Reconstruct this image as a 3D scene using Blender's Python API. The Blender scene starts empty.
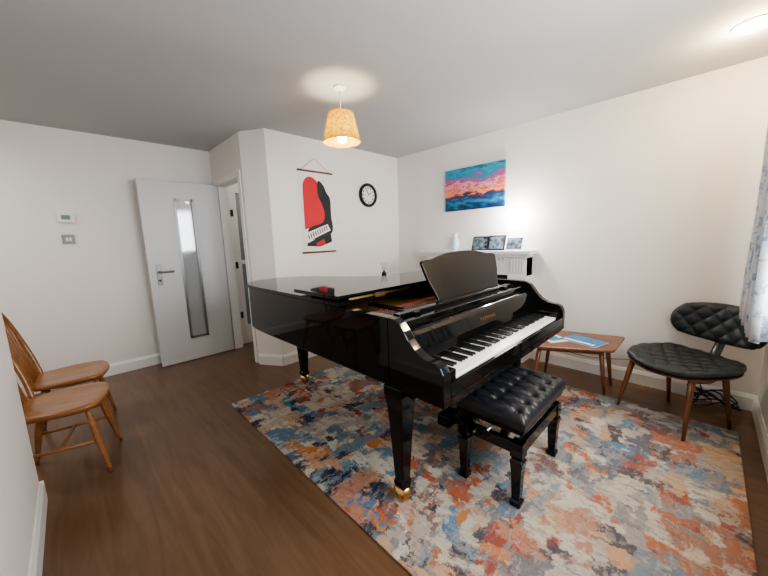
import bpy, bmesh, math, random
from mathutils import Vector, Matrix
random.seed(4)
COL=bpy.context.scene.collection
# ------------------------------------------------------------------ materials
def newmat(name):
    m=bpy.data.materials.new(name); m.use_nodes=True
    nt=m.node_tree; b=nt.nodes['Principled BSDF']; return m,nt,b
def mat(name,col,rough=.5,metal=0,bump=0,bscale=60,coat=0,var=0,vscale=8,spec=.5,emit=None,es=0):
    m,nt,b=newmat(name)
    b.inputs['Roughness'].default_value=rough; b.inputs['Metallic'].default_value=metal
    b.inputs['Coat Weight'].default_value=coat; b.inputs['Specular IOR Level'].default_value=spec
    b.inputs['Base Color'].default_value=(*col,1)
    tc=nt.nodes.new('ShaderNodeTexCoord')
    if var:
        n=nt.nodes.new('ShaderNodeTexNoise'); n.inputs['Scale'].default_value=vscale; n.inputs['Detail'].default_value=4
        nt.links.new(tc.outputs['Object'],n.inputs['Vector'])
        r=nt.nodes.new('ShaderNodeValToRGB'); r.color_ramp.elements[0].position=.3; r.color_ramp.elements[1].position=.7
        r.color_ramp.elements[0].color=(*[c*(1-var) for c in col],1); r.color_ramp.elements[1].color=(*[min(1,c*(1+var)) for c in col],1)
        nt.links.new(n.outputs['Fac'],r.inputs['Fac']); nt.links.new(r.outputs['Color'],b.inputs['Base Color'])
    if bump:
        n=nt.nodes.new('ShaderNodeTexNoise'); n.inputs['Scale'].default_value=bscale
        nt.links.new(tc.outputs['Object'],n.inputs['Vector'])
        bp=nt.nodes.new('ShaderNodeBump'); bp.inputs['Strength'].default_value=bump; bp.inputs['Distance'].default_value=.01
        nt.links.new(n.outputs['Fac'],bp.inputs['Height']); nt.links.new(bp.outputs['Normal'],b.inputs['Normal'])
    if emit: b.inputs['Emission Color'].default_value=(*emit,1); b.inputs['Emission Strength'].default_value=es
    return m
def ramp(nt,stops,interp='LINEAR'):
    r=nt.nodes.new('ShaderNodeValToRGB'); cr=r.color_ramp; cr.interpolation=interp
    while len(cr.elements)<len(stops): cr.elements.new(.5)
    for e,(p,c) in zip(cr.elements,stops): e.position=p; e.color=(*c,1)
    return r
def mapping(nt,scale=(1,1,1),rot=(0,0,0),loc=(0,0,0),src='Object'):
    tc=nt.nodes.new('ShaderNodeTexCoord'); mp=nt.nodes.new('ShaderNodeMapping')
    mp.inputs['Scale'].default_value=scale; mp.inputs['Rotation'].default_value=rot; mp.inputs['Location'].default_value=loc
    nt.links.new(tc.outputs[src],mp.inputs['Vector']); return mp
def noise(nt,vec,scale,detail=4,dist=0,rough=.5):
    n=nt.nodes.new('ShaderNodeTexNoise'); n.inputs['Scale'].default_value=scale; n.inputs['Detail'].default_value=detail
    n.inputs['Distortion'].default_value=dist; n.inputs['Roughness'].default_value=rough
    nt.links.new(vec.outputs[0],n.inputs['Vector']); return n
def mixc(nt,fac,a,b,mode='MIX'):
    m=nt.nodes.new('ShaderNodeMix'); m.data_type='RGBA'; m.blend_type=mode
    for s,v in ((m.inputs[0],fac),(m.inputs[6],a),(m.inputs[7],b)):
        if hasattr(v,'is_linked') : nt.links.new(v,s)
        elif isinstance(v,(int,float)): s.default_value=v
        else: s.default_value=(*v,1)
    return m.outputs[2]
def wood(name,c1,c2,rough=.4,axis='Y',sc=1,coat=0):
    m,nt,b=newmat(name); s={'X':(2,22,22),'Y':(22,2,22),'Z':(22,22,2)}[axis]
    mp=mapping(nt,tuple(v*sc for v in s)); n=noise(nt,mp,1.2,6,.6)
    r=ramp(nt,[(.3,c1),(.7,c2)]); nt.links.new(n.outputs['Fac'],r.inputs['Fac']); nt.links.new(r.outputs['Color'],b.inputs['Base Color'])
    b.inputs['Roughness'].default_value=rough; b.inputs['Coat Weight'].default_value=coat; return m
M={}
M['wall']=mat('wall_paint',(.84,.81,.775),.75,bump=.05,bscale=200)
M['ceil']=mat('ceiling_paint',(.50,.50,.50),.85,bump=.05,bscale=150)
M['trim']=mat('trim_gloss_paint',(.84,.83,.81),.35)
M['door']=mat('door_paint',(.62,.64,.66),.4)
M['black']=mat('piano_polyester_black',(.003,.003,.0035),.05,spec=.42)
M['blacksatin']=mat('black_satin_lacquer',(.012,.012,.013),.3)
M['leather']=mat('black_leather',(.012,.013,.016),.33,bump=.15,bscale=300)
M['leather2']=mat('quilted_black_leatherette',(.013,.018,.021),.40,bump=.15,bscale=300)
M['ivory']=mat('key_white',(.86,.85,.80),.25)
M['keyblack']=mat('key_black',(.01,.01,.01),.25)
M['brass']=mat('brass',(.62,.41,.16),.25,metal=1)
M['gold']=mat('gold_iron_plate',(.60,.40,.15),.35,metal=.7,var=.2)
M['steel']=mat('brushed_steel',(.6,.6,.6),.3,metal=1)
M['steeld']=mat('satin_steel_plate',(.22,.23,.24),.35,metal=.6)
M['felt']=mat('red_felt',(.3,.02,.02),.9)
M['dark']=mat('dark_interior',(.02,.018,.016),.6)
M['white']=mat('white_plastic',(.8,.8,.78),.4)
M['screen']=mat('lcd_grey_green',(.16,.24,.26),.3)
M['ercol']=wood('golden_elm',(.23,.088,.028),(.36,.16,.056),.33,'X',1,.3)
M['walnut']=wood('walnut',(.11,.042,.018),(.22,.09,.036),.4,'Z',1,.1)
M['teak']=wood('teak',(.14,.05,.021),(.24,.095,.04),.35,'Y',1,.2)
M['paper']=mat('paper_white',(.85,.84,.8),.7)
M['blue']=mat('magazine_blue',(.03,.20,.40),.4,var=.3,vscale=30)
M['red']=mat('poster_red',(.62,.02,.03),.6)
M['pblack']=mat('poster_black',(.015,.015,.02),.6)
M['ceramic']=mat('pale_blue_ceramic',(.55,.67,.75),.2,var=.15,vscale=20)
M['photo1']=mat('photo_print',(.10,.13,.16),.25,var=.9,vscale=25)
M['cable']=mat('black_cable',(.01,.01,.01),.5)
M['stone']=mat('mantel_white',(.78,.78,.77),.5)
M['amber']=mat('amber_glass',(.05,.03,.02),.1)
def floor_mat():
    m,nt,b=newmat('wood_laminate_floor')
    mp=mapping(nt,(1,1,1),(0,0,math.pi/2))
    br=nt.nodes.new('ShaderNodeTexBrick'); nt.links.new(mp.outputs[0],br.inputs['Vector'])
    br.inputs['Scale'].default_value=1; br.inputs['Brick Width'].default_value=1.2; br.inputs['Row Height'].default_value=.19
    br.inputs['Mortar Size'].default_value=.0010; br.inputs['Color1'].default_value=(.43,.43,.43,1); br.inputs['Color2'].default_value=(.57,.57,.57,1); br.inputs['Mortar'].default_value=(.28,.28,.28,1)
    mp2=mapping(nt,(14,1.2,1)); n=noise(nt,mp2,1.3,8,1.2,.6)
    r=ramp(nt,[(.2,(.108,.057,.031)),(.5,(.150,.083,.045)),(.8,(.195,.112,.063))]); nt.links.new(n.outputs['Fac'],r.inputs['Fac'])
    o=mixc(nt,.35,r.outputs['Color'],br.outputs['Color'],'OVERLAY')
    nt.links.new(o,b.inputs['Base Color']); b.inputs['Roughness'].default_value=.28; b.inputs['Specular IOR Level'].default_value=.5
    return m
M['floor']=floor_mat()
def rug_mat():
    m,nt,b=newmat('abstract_rug_pile')
    tc=mapping(nt,(1,1,1))
    def off(sc,amp,det):
        nd=noise(nt,tc,sc,det,.1,.72)
        sub=nt.nodes.new('ShaderNodeVectorMath'); sub.operation='SUBTRACT'; sub.inputs[1].default_value=(.5,.5,.5); nt.links.new(nd.outputs['Color'],sub.inputs[0])
        add=nt.nodes.new('ShaderNodeVectorMath'); add.operation='SCALE'; add.inputs['Scale'].default_value=amp; nt.links.new(sub.outputs[0],add.inputs[0]); return add
    o1=off(30,.09,6); o2=off(2.2,.15,1)
    def vadd(a,b_):
        v=nt.nodes.new('ShaderNodeVectorMath'); v.operation='ADD'; nt.links.new(a.outputs[0],v.inputs[0]); nt.links.new(b_.outputs[0],v.inputs[1]); return v
    ad2=vadd(vadd(tc,o1),o2)
    def scaled(s,l,r=0):
        mp=nt.nodes.new('ShaderNodeMapping'); mp.inputs['Scale'].default_value=s; mp.inputs['Location'].default_value=l; mp.inputs['Rotation'].default_value=(0,0,r)
        nt.links.new(ad2.outputs[0],mp.inputs['Vector']); return mp
    def vor(s,l):
        v=nt.nodes.new('ShaderNodeTexVoronoi'); v.distance='CHEBYCHEV'; v.inputs['Scale'].default_value=1
        nt.links.new(scaled(s,l).outputs[0],v.inputs['Vector'])
        sp=nt.nodes.new('ShaderNodeSeparateColor'); nt.links.new(v.outputs['Color'],sp.inputs[0]); return sp.outputs[0],sp.outputs[1]
    a,a2=vor((3.2,5.4,1),(0,0,0)); c,c2=vor((9.5,3.8,1),(3.3,1.7,0)); e,e2=vor((4.4,12,1),(9.3,4.7,0)); g,g2=vor((1.5,1.9,1),(2.2,8.1,0))
    pal1=[(0,(.14,.20,.24)),(.14,(.46,.42,.35)),(.28,(.04,.06,.11)),(.38,(.40,.35,.29)),(.54,(.17,.20,.21)),(.64,(.36,.11,.05)),(.74,(.34,.29,.25)),(.88,(.14,.025,.025))]
    pal2=[(0,(.48,.43,.36)),(.16,(.40,.10,.035)),(.27,(.17,.23,.27)),(.42,(.50,.42,.32)),(.55,(.02,.03,.06)),(.64,(.05,.17,.28)),(.74,(.46,.25,.14)),(.88,(.44,.16,.045))]
    pal3=[(0,(.48,.43,.36)),(.2,(.09,.16,.22)),(.36,(.46,.30,.19)),(.5,(.19,.20,.19)),(.62,(.26,.045,.035)),(.72,(.52,.48,.41)),(.86,(.03,.035,.06))]
    pal4=[(0,(.15,.21,.27)),(.25,(.44,.39,.32)),(.45,(.36,.17,.10)),(.6,(.11,.17,.21)),(.8,(.48,.41,.33))]
    def rp(p_,s): r_=ramp(nt,p_,'CONSTANT'); nt.links.new(s,r_.inputs[0]); return r_.outputs['Color']
    o=mixc(nt,.25,rp(pal1,a),rp(pal4,g))
    def mask(s,l,sc,lo,hi,mx=1.):
        n_=noise(nt,scaled(s,l),sc,7,.2,.65); r_=ramp(nt,[(lo,(0,0,0)),(hi,(mx,mx,mx))]); nt.links.new(n_.outputs['Fac'],r_.inputs[0]); return r_.outputs['Color']
    o=mixc(nt,mask((3.5,7,1),(7,2,0),1.4,.49,.53),o,rp(pal2,c))
    o=mixc(nt,mask((7,3.2,1),(1,12,0),1.4,.51,.55),o,rp(pal3,e))
    o=mixc(nt,mask((4,44,1),(1,9,0),2.0,.53,.64,.65),o,(.44,.39,.33))
    o=mixc(nt,mask((44,4,1),(11,3,0),1.8,.53,.64,.75),o,(.08,.06,.065))
    sx=nt.nodes.new('ShaderNodeSeparateXYZ'); nt.links.new(ad2.outputs[0],sx.inputs[0])
    mr=nt.nodes.new('ShaderNodeMapRange'); mr.inputs[1].default_value=1.3; mr.inputs[2].default_value=.1; mr.inputs[3].default_value=0; mr.inputs[4].default_value=.18
    nt.links.new(sx.outputs[1],mr.inputs[0]); o=mixc(nt,mr.outputs[0],o,(.50,.38,.27))
    nt.links.new(o,b.inputs['Base Color']); b.inputs['Roughness'].default_value=.9; b.inputs['Specular IOR Level'].default_value=.12
    return m
M['rug']=rug_mat()
def painting_mat():
    m,nt,b=newmat('seascape_canvas')
    tc=mapping(nt,(1,1,1)); nd=noise(nt,mapping(nt,(1,2.6,8),rot=(.45,0,0)),1.9,8,.5,.68)
    sx=nt.nodes.new('ShaderNodeSeparateXYZ'); nt.links.new(tc.outputs[0],sx.inputs[0])
    ma=nt.nodes.new('ShaderNodeMath'); ma.operation='MULTIPLY_ADD'; ma.inputs[1].default_value=2.08; ma.inputs[2].default_value=-3.35-.45
    nt.links.new(sx.outputs[2],ma.inputs[0])
    mb=nt.nodes.new('ShaderNodeMath'); mb.operation='MULTIPLY_ADD'; mb.inputs[1].default_value=.86; nt.links.new(nd.outputs['Fac'],mb.inputs[0]); nt.links.new(ma.outputs[0],mb.inputs[2])
    r=ramp(nt,[(0,(.005,.015,.06)),(.12,(.005,.07,.20)),(.20,(.03,.25,.33)),(.25,(.01,.04,.16)),(.34,(.07,.03,.11)),(.38,(.60,.13,.02)),(.43,(.80,.44,.16)),(.49,(.68,.05,.12)),(.57,(.70,.42,.50)),(.64,(.56,.05,.16)),(.70,(.30,.14,.32)),(.78,(.02,.22,.40)),(.90,(.04,.33,.46)),(1,(.01,.10,.26))])
    nt.links.new(mb.outputs[0],r.inputs[0]); nt.links.new(r.outputs['Color'],b.inputs['Base Color']); b.inputs['Roughness'].default_value=.5
    return m
M['painting']=painting_mat()
def curtain_mat():
    m,nt,b=newmat('curtain_fabric_print')
    n=noise(nt,mapping(nt,(1,1,1)),11,3,.5); r=ramp(nt,[(.52,(.72,.74,.76)),(.58,(.27,.36,.50)),(.63,(.72,.74,.76))]); nt.links.new(n.outputs['Fac'],r.inputs[0])
    nt.links.new(r.outputs['Color'],b.inputs['Base Color']); b.inputs['Roughness'].default_value=.9
    tr=nt.nodes.new('ShaderNodeBsdfTranslucent'); nt.links.new(r.outputs['Color'],tr.inputs[0]); ms=nt.nodes.new('ShaderNodeMixShader'); ms.inputs[0].default_value=.2
    nt.links.new(b.outputs[0],ms.inputs[1]); nt.links.new(tr.outputs[0],ms.inputs[2]); nt.links.new(ms.outputs[0],nt.nodes['Material Output'].inputs[0]); return m
M['curtain']=curtain_mat()
def shade_mat():
    m,nt,b=newmat('yellow_linen_shade'); n=noise(nt,mapping(nt,(1,1,1)),55,3,.5)
    r=ramp(nt,[(.38,(.40,.22,.015)),(.58,(.70,.42,.035))]); nt.links.new(n.outputs['Fac'],r.inputs[0]); nt.links.new(r.outputs['Color'],b.inputs['Base Color']); b.inputs['Roughness'].default_value=.9
    tr=nt.nodes.new('ShaderNodeBsdfTranslucent'); nt.links.new(r.outputs['Color'],tr.inputs[0]); ms=nt.nodes.new('ShaderNodeMixShader'); ms.inputs[0].default_value=.17
    nt.links.new(b.outputs[0],ms.inputs[1]); nt.links.new(tr.outputs[0],ms.inputs[2]); nt.links.new(ms.outputs[0],nt.nodes['Material Output'].inputs[0]); return m
M['shade']=shade_mat()
M['bulb']=mat('warm_bulb',(1,1,1),.5,emit=(1,.88,.62),es=40)
M['glasspane']=mat('door_glass',(.52,.56,.58),.07,metal=.3,bump=.03,bscale=6)
M['darkglass']=mat('hall_door_glass',(.30,.33,.34),.08,metal=.2)
def glass_mat():
    m,nt,b=newmat('clear_glass'); t=nt.nodes.new('ShaderNodeBsdfTransparent'); g=nt.nodes.new('ShaderNodeBsdfGlossy'); g.inputs['Roughness'].default_value=.02
    ms=nt.nodes.new('ShaderNodeMixShader'); ms.inputs[0].default_value=.1; nt.links.new(t.outputs[0],ms.inputs[1]); nt.links.new(g.outputs[0],ms.inputs[2]); nt.links.new(ms.outputs[0],nt.nodes['Material Output'].inputs[0]); return m
M['glass']=glass_mat()
# ------------------------------------------------------------------ geometry helpers
def grp(name,loc=(0,0,0),rz=0):
    e=bpy.data.objects.new(name,None); e.empty_display_size=.1; e.location=loc; e.rotation_euler=(0,0,rz); COL.objects.link(e); return e
def obj(name,vs,fs,m,parent=None,smooth=False,bevel=0,seg=2,mats=None):
    me=bpy.data.meshes.new(name); me.from_pydata([tuple(v) for v in vs],[],fs)
    bm=bmesh.new(); bm.from_mesh(me); bmesh.ops.recalc_face_normals(bm,faces=bm.faces); bm.to_mesh(me); bm.free()
    me.materials.append(M[m] if isinstance(m,str) else m)
    o=bpy.data.objects.new(name,me); COL.objects.link(o)
    if smooth:
        for p in me.polygons: p.use_smooth=True
    if bevel:
        b=o.modifiers.new('bevel','BEVEL'); b.width=bevel; b.segments=seg; b.limit_method='ANGLE'; b.angle_limit=.6
    if parent: o.parent=parent
    return o
def boxv(x0,x1,y0,y1,z0,z1,off=0):
    v=[(x0,y0,z0),(x1,y0,z0),(x1,y1,z0),(x0,y1,z0),(x0,y0,z1),(x1,y0,z1),(x1,y1,z1),(x0,y1,z1)]
    f=[(0,3,2,1),(4,5,6,7),(0,1,5,4),(1,2,6,5),(2,3,7,6),(3,0,4,7)]
    return v,[tuple(i+off for i in q) for q in f]
def box(name,x0,x1,y0,y1,z0,z1,m,parent=None,bevel=0):
    v,f=boxv(x0,x1,y0,y1,z0,z1); return obj(name,v,f,m,parent,bevel=bevel)
def boxes(name,lst,m,parent=None,bevel=0):
    V=[];F=[]
    for b in lst:
        v,f=boxv(*b,off=len(V)); V+=v;F+=f
    return obj(name,V,F,m,parent,bevel=bevel)
def prism(name,pts,z0,z1,m,parent=None,bevel=0,smooth=False):
    n=len(pts); V=[(x,y,z0) for x,y in pts]+[(x,y,z1) for x,y in pts]
    F=[tuple(range(n))[::-1],tuple(range(n,2*n))]+[(i,(i+1)%n,n+(i+1)%n,n+i) for i in range(n)]
    return obj(name,V,F,m,parent,bevel=bevel)
def profile_x(name,pts,x0,x1,m,parent=None,bevel=0):
    n=len(pts); V=[(x0,y,z) for y,z in pts]+[(x1,y,z) for y,z in pts]
    F=[tuple(range(n)),tuple(range(n,2*n))[::-1]]+[(i,(i+1)%n,n+(i+1)%n,n+i) for i in range(n)]
    return obj(name,V,F,m,parent,bevel=bevel)
def tube(name,pts,rad,m,parent=None,n=10,flat=1.0,flatend=False):
    pts=[Vector(p) for p in pts]; R=rad if isinstance(rad,(list,tuple)) else [rad]*len(pts)
    V=[];F=[]; up=None
    for i,p in enumerate(pts):
        t=(pts[min(i+1,len(pts)-1)]-pts[max(i-1,0)]).normalized()
        if up is None:
            a=Vector((0,0,1)) if abs(t.z)<.9 else Vector((1,0,0)); up=(a-t*a.dot(t)).normalized()
        else: up=(up-t*up.dot(t)).normalized()
        s=t.cross(up)
        for k in range(n):
            an=2*math.pi*k/n; q=p+R[i]*(up*math.cos(an)*flat+s*math.sin(an))
            if flatend and i==len(pts)-1: q.z=p.z
            V.append(q)
    for i in range(len(pts)-1):
        for k in range(n):
            F.append((i*n+k,i*n+(k+1)%n,(i+1)*n+(k+1)%n,(i+1)*n+k))
    F.append(tuple(range(n))); F.append(tuple(range((len(pts)-1)*n,len(pts)*n)))
    o=obj(name,V,F,m,parent,smooth=True); return o
def lathe(name,prof,c,m,parent=None,n=32,axis='Z',cap=True):
    V=[];F=[]
    for r,h in prof:
        for k in range(n):
            a=2*math.pi*k/n; x,y=r*math.cos(a),r*math.sin(a)
            V.append((c[0]+x,c[1]+y,c[2]+h) if axis=='Z' else ((c[0]+x,c[1]+h,c[2]+y) if axis=='Y' else (c[0]+h,c[1]+x,c[2]+y)))
    for i in range(len(prof)-1):
        for k in range(n): F.append((i*n+k,i*n+(k+1)%n,(i+1)*n+(k+1)%n,(i+1)*n+k))
    if cap: F.append(tuple(range(n))); F.append(tuple(range((len(prof)-1)*n,len(prof)*n)))
    o=obj(name,V,F,m,parent,smooth=True)
    es=o.modifiers.new('es','EDGE_SPLIT'); es.split_angle=.7; return o
def sqleg(name,secs,m,parent=None,bevel=.004):
    V=[];F=[]
    for cx,cy,z,wx,wy in secs:
        V+=[(cx-wx,cy-wy,z),(cx+wx,cy-wy,z),(cx+wx,cy+wy,z),(cx-wx,cy+wy,z)]
    for i in range(len(secs)-1):
        for k in range(4): F.append((i*4+k,i*4+(k+1)%4,(i+1)*4+(k+1)%4,(i+1)*4+k))
    F.append((0,1,2,3)); n=len(secs)*4; F.append((n-4,n-3,n-2,n-1))
    return obj(name,V,F,m,parent,bevel=bevel)
def catmull(P,seg=8,closed=False):
    out=[]; n=len(P)
    for i in range(n if closed else n-1):
        p=[Vector(P[(i+j)%n]) if closed else Vector(P[max(0,min(n-1,i+j))]) for j in (-1,0,1,2)]
        for s in range(seg):
            t=s/seg
            out.append(.5*((2*p[1])+(p[2]-p[0])*t+(2*p[0]-5*p[1]+4*p[2]-p[3])*t*t+(-p[0]+3*p[1]-3*p[2]+p[3])*t**3))
    if not closed: out.append(Vector(P[-1]))
    return out
# ------------------------------------------------------------------ room
XR,YB,XC,XD,YD,YL,YW,XN,H=3.37,3.10,1.494,1.345,3.348,4.257,-.34,-.26,2.4
box('floor',-1.8,3.5,-.5,4.4,-.1,0,'floor')
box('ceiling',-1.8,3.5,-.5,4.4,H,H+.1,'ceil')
box('wall_right',XR,XR+.12,YW-.12,4.4,0,H,'wall')
prism('wall_back',[(XR,YB),(XR,YB+.1),(XC+.06,YB+.1),(XD+.1,YD+.05),(XD,YD+.05),(XD,YD),(XC,YB)],0,H,'wall')
OY0,OY1,OZ=3.44,4.10,2.0
boxes('wall_door',[(XD,XD+.1,YD+.05,OY0,0,H),(XD,XD+.1,OY1,YL,0,H),(XD,XD+.1,OY0,OY1,OZ,H)],'wall')
box('wall_far',-1.8,XR,YL,YL+.12,0,H,'wall')
WE=2.34
box('wall_partition',XN-.1,XN,YW,WE,0,H,'wall')
boxes('wall_end',[(-1.8,XN-.1,WE-.2,WE-.1,0,H)],'wall')
box('wall_side',-1.8,-1.7,WE-.1,YL,0,H,'wall')
WX0,WX1,WZ0,WZ1=.7,2.75,.85,2.1
boxes('wall_window',[(XN-.1,WX0,YW-.12,YW,0,H),(WX1,XR,YW-.12,YW,0,H),(WX0,WX1,YW-.12,YW,0,WZ0),(WX0,WX1,YW-.12,YW,WZ1,H)],'wall')
w=grp('window_1')
fr=[(WX0,WX1,YW-.09,YW-.03,WZ0,WZ0+.05),(WX0,WX1,YW-.09,YW-.03,WZ1-.05,WZ1)]+[(x,x+.05,YW-.09,YW-.03,WZ0+.05,WZ1-.05) for x in (WX0,(WX0+WX1)/2,WX1-.05)]
boxes('frame',fr,'trim',w); box('pane',WX0+.05,WX1-.05,YW-.065,YW-.06,WZ0+.05,WZ1-.05,'glass',w)
box('sill',WX0-.05,WX1+.05,YW+.001,YW+.06,WZ0-.03,WZ0,'trim',w)
def skirt(name,x0,y0,x1,y1,side,h=.12,t=.016):
    d=Vector((x1-x0,y1-y0)); L=d.length; d/=L; nrm=Vector((-d.y,d.x))*side
    prof=[(0.0005,0),(t,0),(t,h*.78),(t*.7,h*.86),(t*.45,h*.96),(t*.2,h),(0.0005,h)]
    V=[];n=len(prof)
    for s in (0,L):
        for a,z in prof: V.append((x0+d.x*s+nrm.x*a,y0+d.y*s+nrm.y*a,z+.0005))
    F=[tuple(range(n)),tuple(range(n,2*n))]+[(i,(i+1)%n,n+(i+1)%n,n+i) for i in range(n)]
    return obj(name,V,F,'trim')
skirt('baseboard_right',XR,YW,XR,1.2,1); skirt('baseboard_right',XR,2.56,XR,YB,1)
skirt('baseboard_back',XC,YB,XR,YB,-1); skirt('baseboard_chamfer',XD,YD,XC,YB,-1)
skirt('baseboard_far',-1.7,YL,XD,YL,-1)
skirt('baseboard_partition',XN,YW,XN,WE,-1); skirt('baseboard_partition',XN-.1,WE,XN+.016,WE,1)
skirt('baseboard_window',XN,YW,XR,YW,1)
# door frame and leaf
fr=grp('door_frame')
boxes('architrave',[(XD-.014,XD-.0005,OY0-.055,OY0+.012,0.001,OZ+.055),(XD-.014,XD-.0005,OY1-.005,OY1+.055,0.001,OZ+.055),(XD-.014,XD-.0005,OY0+.012,OY1-.005,OZ-.012,OZ+.055)],'trim',fr,.004)
boxes('lining',[(XD,XD+.1,OY0,OY0+.02,0.001,OZ),(XD,XD+.1,OY1-.02,OY1,0.001,OZ),(XD,XD+.1,OY0+.02,OY1-.02,OZ-.02,OZ)],'trim',fr)
d=grp('door_1')
LX0,LX1,LY=.578,1.325,4.068
gx0,gx1,gz0,gz1=.885,1.055,.27,1.80
boxes('leaf',[(LX0,gx0,LY,LY+.042,.008,1.985),(gx1,LX1,LY,LY+.042,.008,1.985),(gx0,gx1,LY,LY+.042,.008,gz0),(gx0,gx1,LY,LY+.042,gz1,1.985)],'door',d)
boxes('glazing_bead',[(gx0-.012,gx0+.012,LY-.006,LY,gz0-.012,gz1+.012),(gx1-.012,gx1+.012,LY-.006,LY,gz0-.012,gz1+.012),(gx0,gx1,LY-.006,LY,gz0-.012,gz0+.012),(gx0,gx1,LY-.006,LY,gz1-.012,gz1+.012)],'steeld',d)
box('glass_panel',gx0,gx1,LY+.015,LY+.025,gz0,gz1,'glasspane',d)
box('handle_plate',.64,.685,LY-.006,LY,.90,1.12,'steeld',d,.003)
tube('lever',[(.662,LY,1.04),(.662,LY-.05,1.04),(.675,LY-.055,1.04),(.79,LY-.052,1.04)],.011,'steeld',d)
lathe('keyhole',[(.012,-.009),(.012,0)],(.662,LY,.95),'dark',d,16,'Y')
# hallway beyond the opening
d2=grp('door_2')
boxes('frame',[(1.47,1.53,YL-.05,YL-.001,.001,2.02),(2.1,2.16,YL-.05,YL-.001,.001,2.02),(1.53,2.1,YL-.05,YL-.001,1.94,2.02),(1.53,2.1,YL-.045,YL-.001,.001,.25),(1.53,1.58,YL-.045,YL-.001,.25,1.94),(1.58,2.1,YL-.045,YL-.001,1.05,1.10)],'trim',d2)
box('glass_panel',1.58,2.1,YL-.03,YL-.02,.25,1.94,'darkglass',d2)
boxes('hinges',[(1.50,1.53,YL-.058,YL-.05,z,z+.08) for z in (.35,1.0,1.65)],'dark',d2)
# thermostat + switch
t=grp('wall_thermostat'); box('body',-.03,.09,YL-.028,YL-.001,1.555,1.64,'white',t,.006); box('display',.0,.06,YL-.030,YL-.027,1.585,1.625,'screen',t)
s=grp('light_switch'); box('plate',-.02,.068,YL-.010,YL-.001,1.36,1.446,'steeld',s,.002); box('rocker_1',.005,.022,YL-.016,YL-.010,1.385,1.42,'white',s,.001); box('rocker_2',.028,.045,YL-.016,YL-.010,1.385,1.42,'white',s,.001)
# ------------------------------------------------------------------ rug
r=grp('area_rug'); box('pile',.795,2.915,-.24,2.645,.001,.011,'rug',r,.003)
# ------------------------------------------------------------------ grand piano
P=grp('grand_piano')
px0,px1,yf=.98,2.48,.68
def out(off=0):
    pts=[(0,.30),(0,1.2),(0,1.72),(.03,1.92),(.14,2.03),(.32,2.07),(.50,2.02),(.63,1.88),(.72,1.68),(.82,1.50),(.96,1.35),(1.14,1.22),(1.32,1.07),(1.44,.88),(1.495,.66),(1.50,.45),(1.50,.30)]
    sm=catmull(pts,8); c=[(v.x,v.y) for v in sm]
    if off:
        n=len(c); res=[]
        for i,(x,y) in enumerate(c):
            a=Vector(c[max(i-1,0)]);b=Vector(c[min(i+1,n-1)]); d=(b-a)
            if d.length<1e-9: d=Vector((0,1))
            d.normalize(); nn=Vector((-d.y,d.x)); res.append((x+nn.x*off,y+nn.y*off))
        c=res
    return [(px0+x,yf+y) for x,y in c]
O=out(0); OI=out(-.045)
def ring(name,A,B,z0,z1,m,bevel=0):
    n=len(A); V=[(x,y,z0) for x,y in A]+[(x,y,z0) for x,y in B]+[(x,y,z1) for x,y in A]+[(x,y,z1) for x,y in B]; F=[]
    for i in range(n-1):
        F+=[(i,i+1,2*n+i+1,2*n+i),(n+i,n+i+1,3*n+i+1,3*n+i),(i,i+1,n+i+1,n+i),(2*n+i,2*n+i+1,3*n+i+1,3*n+i)]
    F+=[(0,n,3*n,2*n),(n-1,2*n-1,4*n-1,3*n-1)]
    o=obj(name,V,F,m,P,smooth=True); e=o.modifiers.new('es','EDGE_SPLIT'); e.split_angle=.6; return o
ring('rim',O,OI,.645,.962,'black')
prism('underframe',out(-.02),.625,.66,'blacksatin',P)
prism('soundboard',OI,.85,.87,'gold',P)
def clip(pts,y0,y1):
    def inter(yv):
        r_=[]; n=len(pts)
        for i in range(n):
            a=pts[i];b=pts[(i+1)%n]
            if (a[1]-yv)*(b[1]-yv)<0: t_=(yv-a[1])/(b[1]-a[1]); r_.append((a[0]+t_*(b[0]-a[0]),yv))
        return sorted(r_)
    bottom=inter(y0); top=inter(y1) if y1<2.7 else []
    n=len(pts); ymax_i=max(range(n),key=lambda i:pts[i][1])
    L=[p for p in pts[:ymax_i+1] if y0<p[1]<y1]; Rr=[p for p in pts[ymax_i+1:] if y0<p[1]<y1]
    return [bottom[0]]+L+([top[0],top[-1]] if top else [])+Rr+[bottom[-1]]
prism('iron_plate',clip(OI,1.05,1.9),.87,.905,'gold',P)
pins=[]
for i in range(70):
    for j in range(3):
        x=1.08+i*.0185+(j%2)*.006; y=1.12+j*.03+.02*math.sin(i*.13)
        pins.append((x-.003,x+.003,y-.003,y+.003,.905,.935))
boxes('tuning_pins',pins,'steel',P)
strs=[]
for i in range(90):
    x=1.06+i*.0149; strs.append((x,x+.0012,1.2,1.55,.915,.917))
boxes('strings',strs,'brass',P)
box('pin_block_felt',1.03,2.43,1.235,1.255,.905,.922,'felt',P)
LO=out(.014)
YLID=1.34
prism('lid_main',clip(LO,YLID,9),.968,.989,'black',P,.005)
fl=clip(LO,YLID-.01,1.78)
prism('lid_front_flap',[(min(x,2.42),y) for x,y in fl],1.003,1.024,'black',P,.005)
boxes('lid_buffers',[(x,x+.02,1.72,1.74,.989,1.003) for x in (1.05,1.6,2.15)]+[(x,x+.5,YLID+.0,YLID+.01,.989,1.003) for x in (1.05,1.75)],'brass',P)
boxes('lid_hinges',[(px0+.25,px0+.33,YLID-.014,YLID+.0,.982,1.008),(px0+1.1,px0+1.18,YLID-.014,YLID+.0,.982,1.008)],'brass',P)
arm=[(yf+.31,.632),(yf+.0,.632),(yf-.0,.75),(yf+.004,.775),(yf+.018,.80),(yf+.04,.812),(yf+.075,.815),(yf+.11,.822),(yf+.15,.845),(yf+.185,.88),(yf+.21,.915),(yf+.235,.945),(yf+.265,.96),(yf+.31,.962)]
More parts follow.
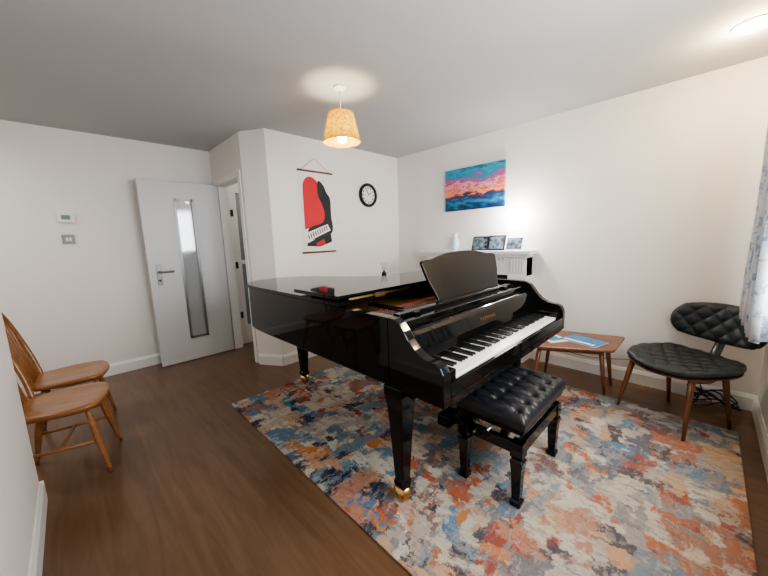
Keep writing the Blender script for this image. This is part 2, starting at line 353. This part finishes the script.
profile_x('arm_bass',arm,px0,px0+.05,'black',P,.005); profile_x('arm_treble',arm,px1-.05,px1,'black',P,.005)
kx0,kx1=1.10,2.36
box('key_block_bass',px0+.05,kx0,yf+.02,yf+.2,.66,.765,'black',P,.006); box('key_block_treble',kx1,px1-.05,yf+.02,yf+.2,.66,.765,'black',P,.006)
box('keybed',px0+.05,px1-.05,yf+.0,yf+.32,.625,.665,'black',P,.004)
box('key_slip',px0+.05,px1-.05,yf+.0,yf+.022,.665,.722,'black',P,.004)
kw=(kx1-kx0)/52
boxes('white_keys',[(kx0+i*kw+.0006,kx0+(i+1)*kw-.0006,yf+.026,yf+.19,.70,.732) for i in range(52)],'ivory',P,.0012)
bk=[]
for i in range(51):
    if 'ABCDEFG'[i%7] in 'ACDFG':
        x=kx0+(i+1)*kw; bk.append((x-.0055,x+.0055,yf+.082,yf+.19,.732,.744))
boxes('black_keys',bk,'keyblack',P,.002)
fb=[(yf+.19,.70),(yf+.19,.76),(yf+.20,.80),(yf+.222,.872),(yf+.235,.89),(yf+.255,.895),(yf+.27,.89),(yf+.27,.70)]
profile_x('fallboard',fb,px0+.05,px1-.05,'black',P,.003)
box('music_shelf',px0+.05,px1-.05,yf+.27,yf+.40,.89,.93,'black',P,.004)
boxes('music_desk_rails',[(1.20,1.24,1.0,1.36,.93,.945),(2.20,2.24,1.0,1.36,.93,.945),(1.10,2.34,1.02,1.06,.93,.947)],'black',P,.002)
cu=bpy.data.curves.new('lettering','FONT'); cu.body='YAMAHA'; cu.size=.034; cu.extrude=.0006; cu.align_x='CENTER'; cu.space_character=1.5
lt=bpy.data.objects.new('fallboard_lettering',cu); COL.objects.link(lt); cu.materials.append(M['brass']); lt.location=(1.73,yf+.2045,.822); lt.rotation_euler=(math.radians(73),0,0); lt.parent=P
top=[(-.44,.20),(-.438,.226),(-.39,.236),(-.33,.238),(-.26,.250),(-.18,.264),(-.08,.270),(0,.271),(.08,.270),(.18,.264),(.26,.250),(.33,.238),(.39,.236),(.438,.226),(.44,.20)]
bot=[(.42,.12),(.39,.06),(.37,.0),(-.37,.0),(-.39,.06),(-.42,.12)]
sh=[(v.x,v.y) for v in catmull(top,4)]+bot
V=[];n=len(sh)
for tt in (0,.02):
    for x,h in sh: V.append((1.86+x,1.065+h*.30+tt,.948+h))
obj('music_desk',V,[tuple(range(n)),tuple(range(n,2*n))[::-1]]+[(i,(i+1)%n,n+(i+1)%n,n+i) for i in range(n)],'black',P,bevel=.003)
box('music_ledge',1.48,2.24,1.035,1.085,.936,.950,'black',P,.003)
def pleg(nm,x,y,top):
    sqleg(nm,[(x,y,.085,.030,.030),(x,y,.12,.034,.034),(x,y,.13,.028,.028),(x,y,.40,.041,.041),(x,y,.52,.048,.048),(x,y,.56,.055,.055),(x,y,.59,.058,.058),(x,y,top,.058,.058)],'black',P,.006)
    lathe(nm+'_ferrule',[(.018,.058),(.040,.062),(.046,.074),(.040,.088),(.030,.094)],(x,y,0),'brass',P,20)
    lathe(nm+'_caster',[(.012,-.030),(.032,-.026),(.040,-.014),(.040,.014),(.032,.026),(.012,.030)],(x,y,.0515),'brass',P,24,'X')
pleg('leg_bass',1.045,.975,.63); pleg('leg_treble',2.40,1.0,.63); pleg('leg_tail',1.42,2.54,.63)
boxes('lyre_posts',[(1.655,1.675,1.10,1.13,.17,.63),(1.785,1.805,1.10,1.13,.17,.63),(1.60,1.86,1.08,1.15,.60,.63)],'black',P,.004)
box('lyre_box',1.59,1.87,1.07,1.16,.09,.17,'black',P,.01)
for k in (-1,0,1):
    tube('pedal_%d'%(k+2),[(1.73+k*.07,1.09,.115),(1.73+k*.07,1.03,.11),(1.73+k*.07,.98,.10),(1.73+k*.07,.95,.092)],[.008,.009,.014,.013],'brass',P,10,.5)
tube('lyre_brace',[(1.68,1.15,.15),(1.66,1.42,.63)],.008,'black',P); tube('lyre_brace_2',[(1.78,1.15,.15),(1.80,1.42,.63)],.008,'black',P)
boxes('under_beams',[(1.1,2.2,1.6,1.68,.56,.625),(1.15,1.8,2.1,2.18,.56,.625)],'blacksatin',P)
# ------------------------------------------------------------------ piano bench
B=grp('piano_bench')
bx0,bx1,by0,by1=1.36,1.94,.51,.87
def tufted(name,x0,x1,y0,y1,z0,z1,nu,nv,m,parent):
    N,Mn=90,56; V=[];F=[]
    bl=[]
    for j in range(nv):
        cnt=nu if j%2==0 else nu-1
        for i in range(cnt):
            bx=(i+.5+(0 if j%2==0 else .5))/nu; bl.append((x0+(x1-x0)*bx,y0+(y1-y0)*(j+.5)/nv))
    dx=(x1-x0)/nu; dy=(y1-y0)/nv
    for j in range(Mn+1):
        for i in range(N+1):
            u=-1+2*i/N; v=-1+2*j/Mn; x=x0+(x1-x0)*(u+1)/2; y=y0+(y1-y0)*(v+1)/2
            e=max(0,1-abs(u)**12)**.5*max(0,1-abs(v)**8)**.5
            z=z0+(z1-z0)*(.45+.55*e)
            d=0
            for bx,by in bl:
                q=((x-bx)/dx)**2+((y-by)/dy)**2
                d=max(d,math.exp(-q*22))
            a=((x-x0)/dx+(y-y0)/(2*dy)*1.0); b_=((x-x0)/dx-(y-y0)/(2*dy))
            off=.25; c1=abs((a-.5-off+.5)%1-.5); c2=abs((b_-.5+off+.5)%1-.5)
            cr_=max(math.exp(-(c1*14)**2),math.exp(-(c2*14)**2))*.35
            z-=.026*max(d,cr_)*e
            V.append((x,y,z))
    n=N+1
    for j in range(Mn):
        for i in range(N): F.append((j*n+i,j*n+i+1,(j+1)*n+i+1,(j+1)*n+i))
    border=[i for i in range(N+1)]+[j*n+N for j in range(1,Mn+1)]+[Mn*n+i for i in range(N-1,-1,-1)]+[j*n for j in range(Mn-1,0,-1)]
    b0=len(V)
    for k in border: V.append((V[k][0],V[k][1],z0))
    L=len(border)
    for k in range(L): F.append((border[k],border[(k+1)%L],b0+(k+1)%L,b0+k))
    F.append(tuple(range(b0,b0+L)))
    obj(name,V,F,m,parent,smooth=True)
    for i,(bx,by) in enumerate(bl): lathe('button_%d'%i,[(.001,.004),(.006,.003),(.009,0),(.009,-.004)],(bx,by,z1-.024),m,parent,12)
tufted('cushion',bx0,bx1,by0,by1,.425,.505,6,3,'leather',B)
boxes('seat_frame',[(bx0+.01,bx1-.01,by0+.01,by1-.01,.395,.425)],'black',B,.003)
boxes('lower_frame',[(bx0+.02,bx1-.02,by0+.015,by0+.04,.285,.345),(bx0+.02,bx1-.02,by1-.04,by1-.015,.285,.345),(bx0+.02,bx0+.045,by0+.04,by1-.04,.285,.345),(bx1-.045,bx1-.02,by0+.04,by1-.04,.285,.345)],'black',B,.003)
for k,yy in enumerate((by0+.05,by1-.05)):
    tube('scissor_%d'%(2*k),[(bx0+.08,yy,.33),(bx1-.08,yy,.40)],.009,'blacksatin',B,8); tube('scissor_%d'%(2*k+1),[(bx0+.08,yy,.40),(bx1-.08,yy,.33)],.009,'blacksatin',B,8)
tube('adjust_rod',[(bx0-.03,(by0+by1)/2,.36),(bx1+.03,(by0+by1)/2,.36)],.007,'steel',B,8)
for k,xx in enumerate((bx0-.045,bx1+.02)): lathe('knob_%d'%k,[(.008,0),(.026,.004),(.028,.014),(.02,.025),(.006,.027)],(xx,(by0+by1)/2,.36),'black',B,20,'X')
k=0
for xx in (bx0+.04,bx1-.04):
    for yy in (by0+.04,by1-.035):
        k+=1; sqleg('leg_%d'%k,[(xx,yy,.0115,.024,.024),(xx,yy,.035,.027,.027),(xx,yy,.045,.019,.019),(xx,yy,.20,.025,.025),(xx,yy,.25,.030,.030),(xx,yy,.26,.022,.022),(xx,yy,.275,.030,.030),(xx,yy,.345,.030,.030)],'black',B,.003)
# ------------------------------------------------------------------ windsor chairs
def windsor(x,y,rz):
    C=grp('windsor_dining_chair',(x,y,0),rz)
    pl=[(.19,-.15),(.215,0),(.19,.15),(.13,.20),(0,.205),(-.14,.17),(-.19,.12),(-.205,0),(-.19,-.12),(-.14,-.17),(0,-.205),(.13,-.20)]
    ol=[(v.x,v.y) for v in catmull(pl,4,True)]; n=len(ol); rings=[(0,-.012),(.3,-.010),(.6,-.006),(.85,0),(.97,.0),(1.0,-.006)]
    F=[]
    V=[(0.0,0,.438-.014)]
    for s,dz in rings[1:]:
        for a,b in ol: V.append((a*s,b*s,.438+dz))
    for s,z in ((1.0,.420),(.93,.402)):
        for a,b in ol: V.append((a*s,b*s,z))
    R_=len(rings)-1+2
    for k in range(n): F.append((0,1+k,1+(k+1)%n))
    for r_ in range(R_-1):
        for k in range(n): F.append((1+r_*n+k,1+r_*n+(k+1)%n,1+(r_+1)*n+(k+1)%n,1+(r_+1)*n+k))
    F.append(tuple(1+(R_-1)*n+k for k in range(n)))
    obj('seat',V,F,'ercol',C,smooth=True)
    for i,(a,b,c,d_) in enumerate([(.13,.13,.20,.185),(.13,-.13,.20,-.185),(-.12,.11,-.20,.165),(-.12,-.11,-.20,-.165)]):
        P_=[(a+(c-a)*t,b+(d_-b)*t,.41*(1-t)+.001) for t in (0,.15,.35,.5,.7,.9,1)]
        tube('leg_%d'%(i+1),P_,[.012,.014,.017,.018,.015,.011,.010],'ercol',C,flatend=True)
    tube('stretcher_1',[(.165,.158,.20),(-.16,.138,.20)],[.010,.010],'ercol',C); tube('stretcher_2',[(.165,-.158,.20),(-.16,-.138,.20)],[.010,.010],'ercol',C)
    tube('stretcher_3',[(0,.148,.20),(0,-.148,.20)],.010,'ercol',C)
    bow=[(-.155,-.15,.42),(-.19,-.185,.56),(-.235,-.195,.72),(-.275,-.165,.86),(-.30,-.09,.945),(-.31,0,.97),(-.30,.09,.945),(-.275,.165,.86),(-.235,.195,.72),(-.19,.185,.56),(-.155,.15,.42)]
    bw=catmull(bow,5); tube('bow_back',bw,.0145,'ercol',C)
    for i in range(6):
        q=-1+2*i/5; yb=q*.10; yt=q*.125; z=.945-.06*abs(q)**2
        xt=-.30+.012*abs(q)
        tube('spindle_%d'%(i+1),[(-.165,yb,.425),(-.165+(xt+.165)*.35,yb+(yt-yb)*.4,.60),(-.165+(xt+.165)*.7,yb+(yt-yb)*.7,.78),(xt,yt,z)],[.007,.0095,.008,.006],'ercol',C,8)
windsor(-.14,2.60,math.radians(-12)); windsor(-.10,3.13,math.radians(-4))
# ------------------------------------------------------------------ quilted chair
QX,QY,QA=2.89,.06,math.radians(-124)
Q=grp('quilted_lounge_chair',(QX,QY,0),QA)   # local -Y front
def pad(name,a,b,k,t,mp,m,parent,quilt=.007,fq=11,N=64):
    V=[];F=[];n=N+1
    for s in (1,-1):
        for j in range(n):
            for i in range(n):
                u=-1+2*i/N; v=-1+2*j/N
                x=a*u*math.sqrt(1-k*v*v/2); y=b*v*math.sqrt(1-k*u*u/2)
                e=max(0,1-max(abs(u),abs(v))**6)**.5
                qz=quilt*(abs(math.sin(fq*(x+y)*math.pi/1.0))*abs(math.sin(fq*(x-y)*math.pi/1.0)))**.5 if s>0 else 0
                V.append(mp(x,y,s*t/2*e+qz*e))
    for s in (0,1):
        o_=s*n*n
        for j in range(N):
            for i in range(N): F.append((o_+j*n+i,o_+j*n+i+1,o_+(j+1)*n+i+1,o_+(j+1)*n+i))
    o=obj(name,V,F,m,parent,smooth=True)
    me=o.data; bm=bmesh.new(); bm.from_mesh(me); bmesh.ops.remove_doubles(bm,verts=bm.verts,dist=.0004); bmesh.ops.recalc_face_normals(bm,faces=bm.faces); bm.to_mesh(me); bm.free()
    return o
seatm=lambda x,y,z:(x,y,.415+z+.35*x*x+.30*(y*y)*(1 if y>0 else -.5))
pad('seat_cushion',.29,.265,.85,.05,seatm,'leather2',Q,.013,9)
pad('seat_shell',.282,.258,.85,.014,lambda x,y,z:(x,y,.385+z+.35*x*x+.30*(y*y)*(1 if y>0 else -.5)),'walnut',Q,0)
def backm(x,y,z):
    R_=.40; th=x/R_; d_=R_-z
    return (d_*math.sin(th)-.01, .345-R_+ d_*math.cos(th)+ y*.22, .655+y)
pad('backrest',.295,.135,.75,.045,backm,'leather2',Q,.013,9)
pad('backrest_shell',.285,.127,.75,.012,lambda x,y,z: backm(x,y,z-.03),'walnut',Q,0)
tube('back_bracket',[(0,.12,.385),(0,.20,.39),(0,.28,.43),(0,.32,.52),(0,.355,.62)],[.03,.03,.03,.03,.03],'blacksatin',Q,12,.3)
for i,(a,b,c,d_) in enumerate([(.19,-.17,.225,-.235),(-.19,-.17,-.225,-.235),(.17,.12,.19,.19),(-.17,.12,-.19,.19)]):
    wx=QX+c*math.cos(QA)-d_*math.sin(QA); zf=.0118 if wx<2.93 else .001
    V=[(a+(c-a)*t,b+(d_-b)*t,.395*(1-t)+zf*t) for t in (0,.3,.6,1)]
    tube('leg_%d'%(i+1),V,[.024,.021,.017,.012],'walnut',Q,12,.7,flatend=True)
tube('side_rail_1',[(.19,-.18,.385),(.195,-.05,.365),(.17,.13,.385)],.016,'walnut',Q,10); tube('side_rail_2',[(-.19,-.18,.385),(-.195,-.05,.365),(-.17,.13,.385)],.016,'walnut',Q,10)
# ------------------------------------------------------------------ coffee table
T=grp('side_table')
tp=[(2.55,.99),(3.12,1.05),(3.30,.43),(2.85,.43)]
tpr=[]
for i in range(4):
    a=Vector(tp[i-1]);b=Vector(tp[i]);c=Vector(tp[(i+1)%4]); p0=b+(a-b).normalized()*.03; p1=b+(c-b).normalized()*.03
    for t_ in (0,.25,.5,.75,1): q=(1-t_)**2*p0+2*t_*(1-t_)*b+t_*t_*p1; tpr.append((q.x,q.y))
prism('top',tpr,.398,.420,'teak',T,.006)
prism('apron',[(2.70,.92),(3.08,.96),(3.16,.52),(2.90,.52)],.35,.398,'walnut',T)
for i,(a,b,c,d_) in enumerate([(2.72,.92,2.68,.96),(3.07,.95,3.12,1.0),(3.14,.53,3.19,.49),(2.92,.53,2.95,.49)]):
    z0=.0118 if c<2.915 else .001
    tube('leg_%d'%(i+1),[(a,b,.40),(a+(c-a)*.5,b+(d_-b)*.5,.2),(c,d_,z0)],[.020,.016,.010],'teak',T,12,flatend=True)
mg=grp('magazine'); box('pages',-.14,.14,-.1,.1,.0,.007,'paper',mg); box('cover',-.141,.141,-.101,.101,.007,.0085,'blue',mg); box('cover_title',-.12,.12,.05,.08,.0085,.009,'paper',mg)
mg.location=(2.95,.66,.4205); mg.rotation_euler=(0,0,1.3)
mg=grp('magazine'); box('pages',-.13,.13,-.09,.09,.0,.006,'paper',mg); box('label',-.10,.10,-.06,.06,.006,.0065,'blue',mg); mg.location=(2.88,.90,.4205); mg.rotation_euler=(0,0,1.0)
# cable coil by the socket
cb=grp('power_cable')
pp=[]
for i in range(70):
    a=i*.42; rr=.085+.025*math.sin(i*1.3); pp.append((3.23+rr*math.cos(a)*.8,-.12+rr*math.sin(a)*1.3,.012+i*.0014+.025*(1+math.sin(i*.9))))
tube('coil',catmull(pp,3),.005,'cable',cb,6)
tube('lead',catmull([(3.28,-.12,.03),(3.335,-.05,.12),(3.34,-.06,.28),(3.35,-.10,.40)],6),.0035,'cable',cb,6)
tube('wall_lead',catmull([(3.335,1.15,.2),(3.345,.7,.16),(3.345,.3,.22),(3.34,0,.17),(3.33,-.08,.05)],6),.0025,'cable',cb,6)
# ------------------------------------------------------------------ fireplace mantel
F_=grp('fireplace_mantel'); my0,my1=1.22,2.54
boxes('shelf',[(3.15,XR-.001,my0-.02,my1+.02,1.115,1.155)],'stone',F_,.006)
boxes('cornice',[(3.18,XR-.001,my0+.01,my1-.01,1.085,1.115)],'stone',F_,.006)
boxes('frieze',[(3.22,XR-.001,my0+.03,my1-.03,.90,1.085)],'stone',F_)
cols=[]
for c0 in (my0+.03,my1-.21):
    cols.append((3.21,XR-.001,c0,c0+.18,.001,1.085)); cols.append((3.19,XR-.001,c0-.01,c0+.19,.001,.14)); cols.append((3.20,XR-.001,c0-.005,c0+.185,.86,.90))
    for q in range(5): cols.append((3.198,3.21,c0+.022+q*.03,c0+.038+q*.03,.18,.84)); cols.append((3.198,3.21,c0+.022+q*.03,c0+.038+q*.03,.93,1.06))
boxes('pilasters',cols,'stone',F_,.003)
boxes('dentils',[(3.195,3.22,my0+.24+i*.04,my0+.26+i*.04,1.055,1.085) for i in range(21)],'stone',F_)
boxes('slip',[(3.30,XR-.001,my0+.21,my1-.21,.001,.90)],'dark',F_)
vs=grp('ceramic_vase'); lathe('body',[(.030,0),(.042,.02),(.050,.07),(.044,.12),(.026,.155),(.022,.175),(.032,.195),(.028,.195),(.018,.175)],(3.26,2.10,1.1555),'ceramic',vs)
ca=grp('photo_card')
for i,(yc,w_,hh) in enumerate([(1.77,.19,.15),(1.58,.185,.155),(1.39,.18,.14)]):
    V=[(3.22,yc-w_/2,1.1565),(3.22,yc+w_/2,1.1565),(3.27,yc+w_/2,1.1565+hh),(3.27,yc-w_/2,1.1565+hh)]; V+=[(x+.006,y,z) for x,y,z in V]
    obj('mount_%d'%i,V,[(0,1,2,3),(7,6,5,4),(0,1,5,4),(1,2,6,5),(2,3,7,6),(3,0,4,7)],'blacksatin' if i<2 else 'paper',ca)
    m_=.012; V=[(3.224,yc-w_/2+m_,1.1685),(3.224,yc+w_/2-m_,1.1685),(3.266,yc+w_/2-m_,1.1565+hh-.012),(3.266,yc-w_/2+m_,1.1565+hh-.012)]
    V=[(x-.0022,y,z) for x,y,z in V]; obj('print_%d'%i,V,[(0,1,2,3)],'photo1',ca)
ul=grp('added_glow_puck'); lathe('body',[(.03,0),(.03,.05),(.026,.055)],(3.32,1.46,1.1555),'white',ul,20); lathe('lens',[(.022,.056),(.02,.06)],(3.32,1.46,1.1555),'bulb',ul,20)  # made-up puck fixture behind the cards, added to go with the wall glow
# reed diffuser on the lid
rd=grp('reed_diffuser'); c=(1.95,1.98,.9895); lathe('bottle',[(.020,0),(.022,.004),(.022,.028),(.010,.038),(.010,.046)],c,'amber',rd,20)
for i in range(6):
    a=i*1.05; tube('reed_%d'%i,[(c[0],c[1],c[2]+.03),(c[0]+.03*math.cos(a),c[1]+.03*math.sin(a),c[2]+.12)],.0012,'dark',rd,5)
# ------------------------------------------------------------------ wall art
pa=grp('seascape_painting'); box('canvas',XR-.035,XR-.002,1.553,2.289,1.615,2.085,'painting',pa,.002)
po=grp('wall_hanging_poster'); yy=YB-.006
box('sheet',1.845,2.225,yy,yy+.002,1.20,2.065,'paper',po)
for nm,z in (('top_rail',2.06),('bottom_rail',1.19)): tube(nm,[(1.815,yy-.006,z),(2.255,yy-.006,z)],.010,'walnut',po,8)
tube('cord',[(1.85,yy-.004,2.065),(2.035,yy-.002,2.20),(2.22,yy-.004,2.065)],.002,'dark',po,5)
def flat(name,pts,m,dy,parent):
    n=len(pts); V=[(x,yy-dy,z) for x,z in pts]+[(x,yy-dy+.0006,z) for x,z in pts]
    return obj(name,V,[tuple(range(n)),tuple(range(n,2*n))]+[(i,(i+1)%n,n+(i+1)%n,n+i) for i in range(n)],m,parent)
red=[(1.865,1.44),(1.865,1.80),(1.875,1.93),(1.92,1.99),(1.99,2.0),(2.06,1.95),(2.10,1.88),(2.14,1.82),(2.19,1.78),(2.21,1.70),(2.20,1.52)]
flat('red_shape',[(v.x,v.y) for v in catmull(red,5)],'red',.0008,po)
blk=[(2.07,1.97),(2.13,1.93),(2.17,1.85),(2.215,1.78),(2.218,1.6),(2.215,1.40),(1.95,1.33),(1.90,1.42),(1.95,1.47),(2.10,1.52),(2.13,1.62),(2.10,1.72),(2.06,1.80),(2.05,1.90)]
flat('black_shape',[(v.x,v.y) for v in catmull(blk,5,True)],'pblack',.0016,po)
flat('key_area',[(1.87,1.40),(2.16,1.50),(2.20,1.43),(1.89,1.31)],'paper',.0024,po)
for i in range(9):
    x=1.895+i*.030; z=1.385+i*.0118; flat('key_%d'%i,[(x,z),(x+.012,z+.005),(x+.022,z-.045),(x+.010,z-.05)],'pblack',.0032,po)
flat('stool_shape',[(1.88,1.26),(1.88,1.29),(2.02,1.345),(2.20,1.39),(2.21,1.30),(2.05,1.25)],'pblack',.0028,po)
flat('red_block',[(1.99,1.285),(2.10,1.335),(2.12,1.28),(2.01,1.245)],'red',.0034,po)
ck=grp('wall_clock'); cc=(2.80,YB,1.865)
lathe('rim',[(.145,-.001),(.148,-.02),(.138,-.034),(.116,-.034),(.108,-.02),(.108,-.001)],cc,'blacksatin',ck,40,'Y')
lathe('face',[(.109,-.002),(.109,-.016)],cc,'paper',ck,40,'Y')
boxes('ticks',[(cc[0]+.088*math.cos(a)-.009,cc[0]+.088*math.cos(a)+.009,cc[1]-.018,cc[1]-.016,cc[2]+.088*math.sin(a)-.009,cc[2]+.088*math.sin(a)+.009) for a in [i*math.pi/6 for i in range(12)]],'dark',ck)
tube('hour_hand',[(cc[0],cc[1]-.02,cc[2]),(cc[0]+.045,cc[1]-.02,cc[2]+.03)],.005,'dark',ck,6); tube('minute_hand',[(cc[0],cc[1]-.021,cc[2]),(cc[0]-.03,cc[1]-.021,cc[2]+.075)],.004,'dark',ck,6)
# ------------------------------------------------------------------ pendant lamp
pl=grp('pendant_lamp'); lx,ly=1.54,1.96; dz=.022
lathe('ceiling_rose',[(.045,0),(.045,-.008),(.03,-.022),(.008,-.028)],(lx,ly,H-.0005),'white',pl,24)
tube('flex',[(lx,ly,H-.02),(lx,ly,2.2+dz)],.0035,'white',pl,8); lathe('lampholder',[(.018,0),(.018,-.05),(.014,-.055)],(lx,ly,2.205+dz),'white',pl,16)
lathe('shade',[(.136,2.0+dz),(.092,2.20+dz)],(lx,ly,0),'shade',pl,48,cap=False)
lathe('shade_hem',[(.1375,2.0+dz),(.137,2.008+dz)],(lx,ly,0),'shade',pl,48,cap=False)
lathe('bulb',[(.010,2.13+dz),(.014,2.11+dz),(.026,2.08+dz),(.034,2.045+dz),(.028,2.012+dz),(.008,1.998+dz)],(lx,ly,0),'bulb',pl,16)
for a in (0,2.09,4.19): tube('spider_%d'%int(a),[(lx,ly,2.17+dz),(lx+.093*math.cos(a),ly+.093*math.sin(a),2.188+dz)],.0015,'steel',pl,5)
fl_=grp('ceiling_light'); lathe('base',[(.082,0),(.082,-.006)],(2.80,-.07,H-.0005),'white',fl_,24); lathe('diffuser',[(.08,-.006),(.07,-.014),(.03,-.018),(.001,-.019)],(2.80,-.07,H),'bulb',fl_,24)
# ------------------------------------------------------------------ curtain
cu_=grp('window_curtain'); V=[];F=[];NX,NZ=90,10
for j in range(NZ+1):
    z=2.22-(2.22-.80)*j/NZ
    for i in range(NX+1):
        s=i/NX; x=2.12+.70*s; amp=.018+.012*j/NZ
        V.append((x,-.195+amp*math.sin(s*2*math.pi*8)+.004*math.sin(j+s*20),z))
for j in range(NZ):
    for i in range(NX): F.append((j*(NX+1)+i,j*(NX+1)+i+1,(j+1)*(NX+1)+i+1,(j+1)*(NX+1)+i))
o=obj('drape',V,F,'curtain',cu_,smooth=True); sd=o.modifiers.new('s','SOLIDIFY'); sd.thickness=.003
tube('rail',[(.4,-.195,2.24),(2.9,-.195,2.24)],.012,'steel',cu_,10)
boxes('brackets',[(.45,.47,YW+.001,-.18,2.23,2.25),(2.86,2.88,YW+.001,-.18,2.23,2.25)],'steel',cu_)
# ------------------------------------------------------------------ lights
def area(name,loc,rot,sx,sy,e,col):
    l=bpy.data.lights.new(name,'AREA'); l.shape='RECTANGLE'; l.size=sx; l.size_y=sy; l.energy=e; l.color=col
    o=bpy.data.objects.new(name,l); o.location=loc; o.rotation_euler=rot; COL.objects.link(o)
def point(name,loc,e,col,r=.03):
    l=bpy.data.lights.new(name,'POINT'); l.energy=e; l.color=col; l.shadow_soft_size=r
    o=bpy.data.objects.new(name,l); o.location=loc; COL.objects.link(o)
area('window_daylight',((WX0+WX1)/2-.25,YW-.02,1.5),(math.radians(90),0,0),1.4,1.15,58,(.95,.97,1))
point('pendant_bulb_light',(lx,ly,2.09+dz),30,(1,.82,.50))
point('ceiling_lamp_light',(2.80,-.07,2.31),18,(1,.74,.42),.05)
point('wall_glow_fill',(3.19,1.42,1.50),20,(1,.98,.95),.05)  # free-floating light added to brighten the right wall beside the painting
area('hall_fill',(-1.0,3.3,2.3),(0,0,0),.8,.8,14,(1,.97,.92))  # overhead fill added to lift the left walls
point('landing_fill',(2.2,3.7,2.1),7,(1,.95,.88),.1)  # fill added to brighten the space behind the opening, no fixture
wd=bpy.data.worlds.new('world'); bpy.context.scene.world=wd; wd.use_nodes=True
bg=wd.node_tree.nodes['Background']; sk=wd.node_tree.nodes.new('ShaderNodeTexSky'); sk.sky_type='NISHITA'; sk.sun_disc=False; sk.sun_elevation=.6
wd.node_tree.links.new(sk.outputs[0],bg.inputs[0]); bg.inputs[1].default_value=.15
try:
    bpy.context.scene.view_settings.look='AgX - Medium High Contrast'; bpy.context.scene.view_settings.exposure=.08
except Exception: pass
# ------------------------------------------------------------------ camera
p,yw,ro,hc=.153,.776,-.032,1.312
f=Vector((math.sin(yw)*math.cos(p),math.cos(yw)*math.cos(p),-math.sin(p))); r_=Vector((math.cos(yw),-math.sin(yw),0)); u_=r_.cross(f)
r2=r_*math.cos(ro)+u_*math.sin(ro); u2=-r_*math.sin(ro)+u_*math.cos(ro)
cam=bpy.data.cameras.new('camera'); cam.sensor_width=36; cam.lens=318/768*36; cam.clip_start=.02
co=bpy.data.objects.new('camera',cam); COL.objects.link(co)
mt=Matrix((r2,u2,-f)).transposed().to_4x4(); mt.translation=(0,0,hc); co.matrix_world=mt
bpy.context.scene.camera=co
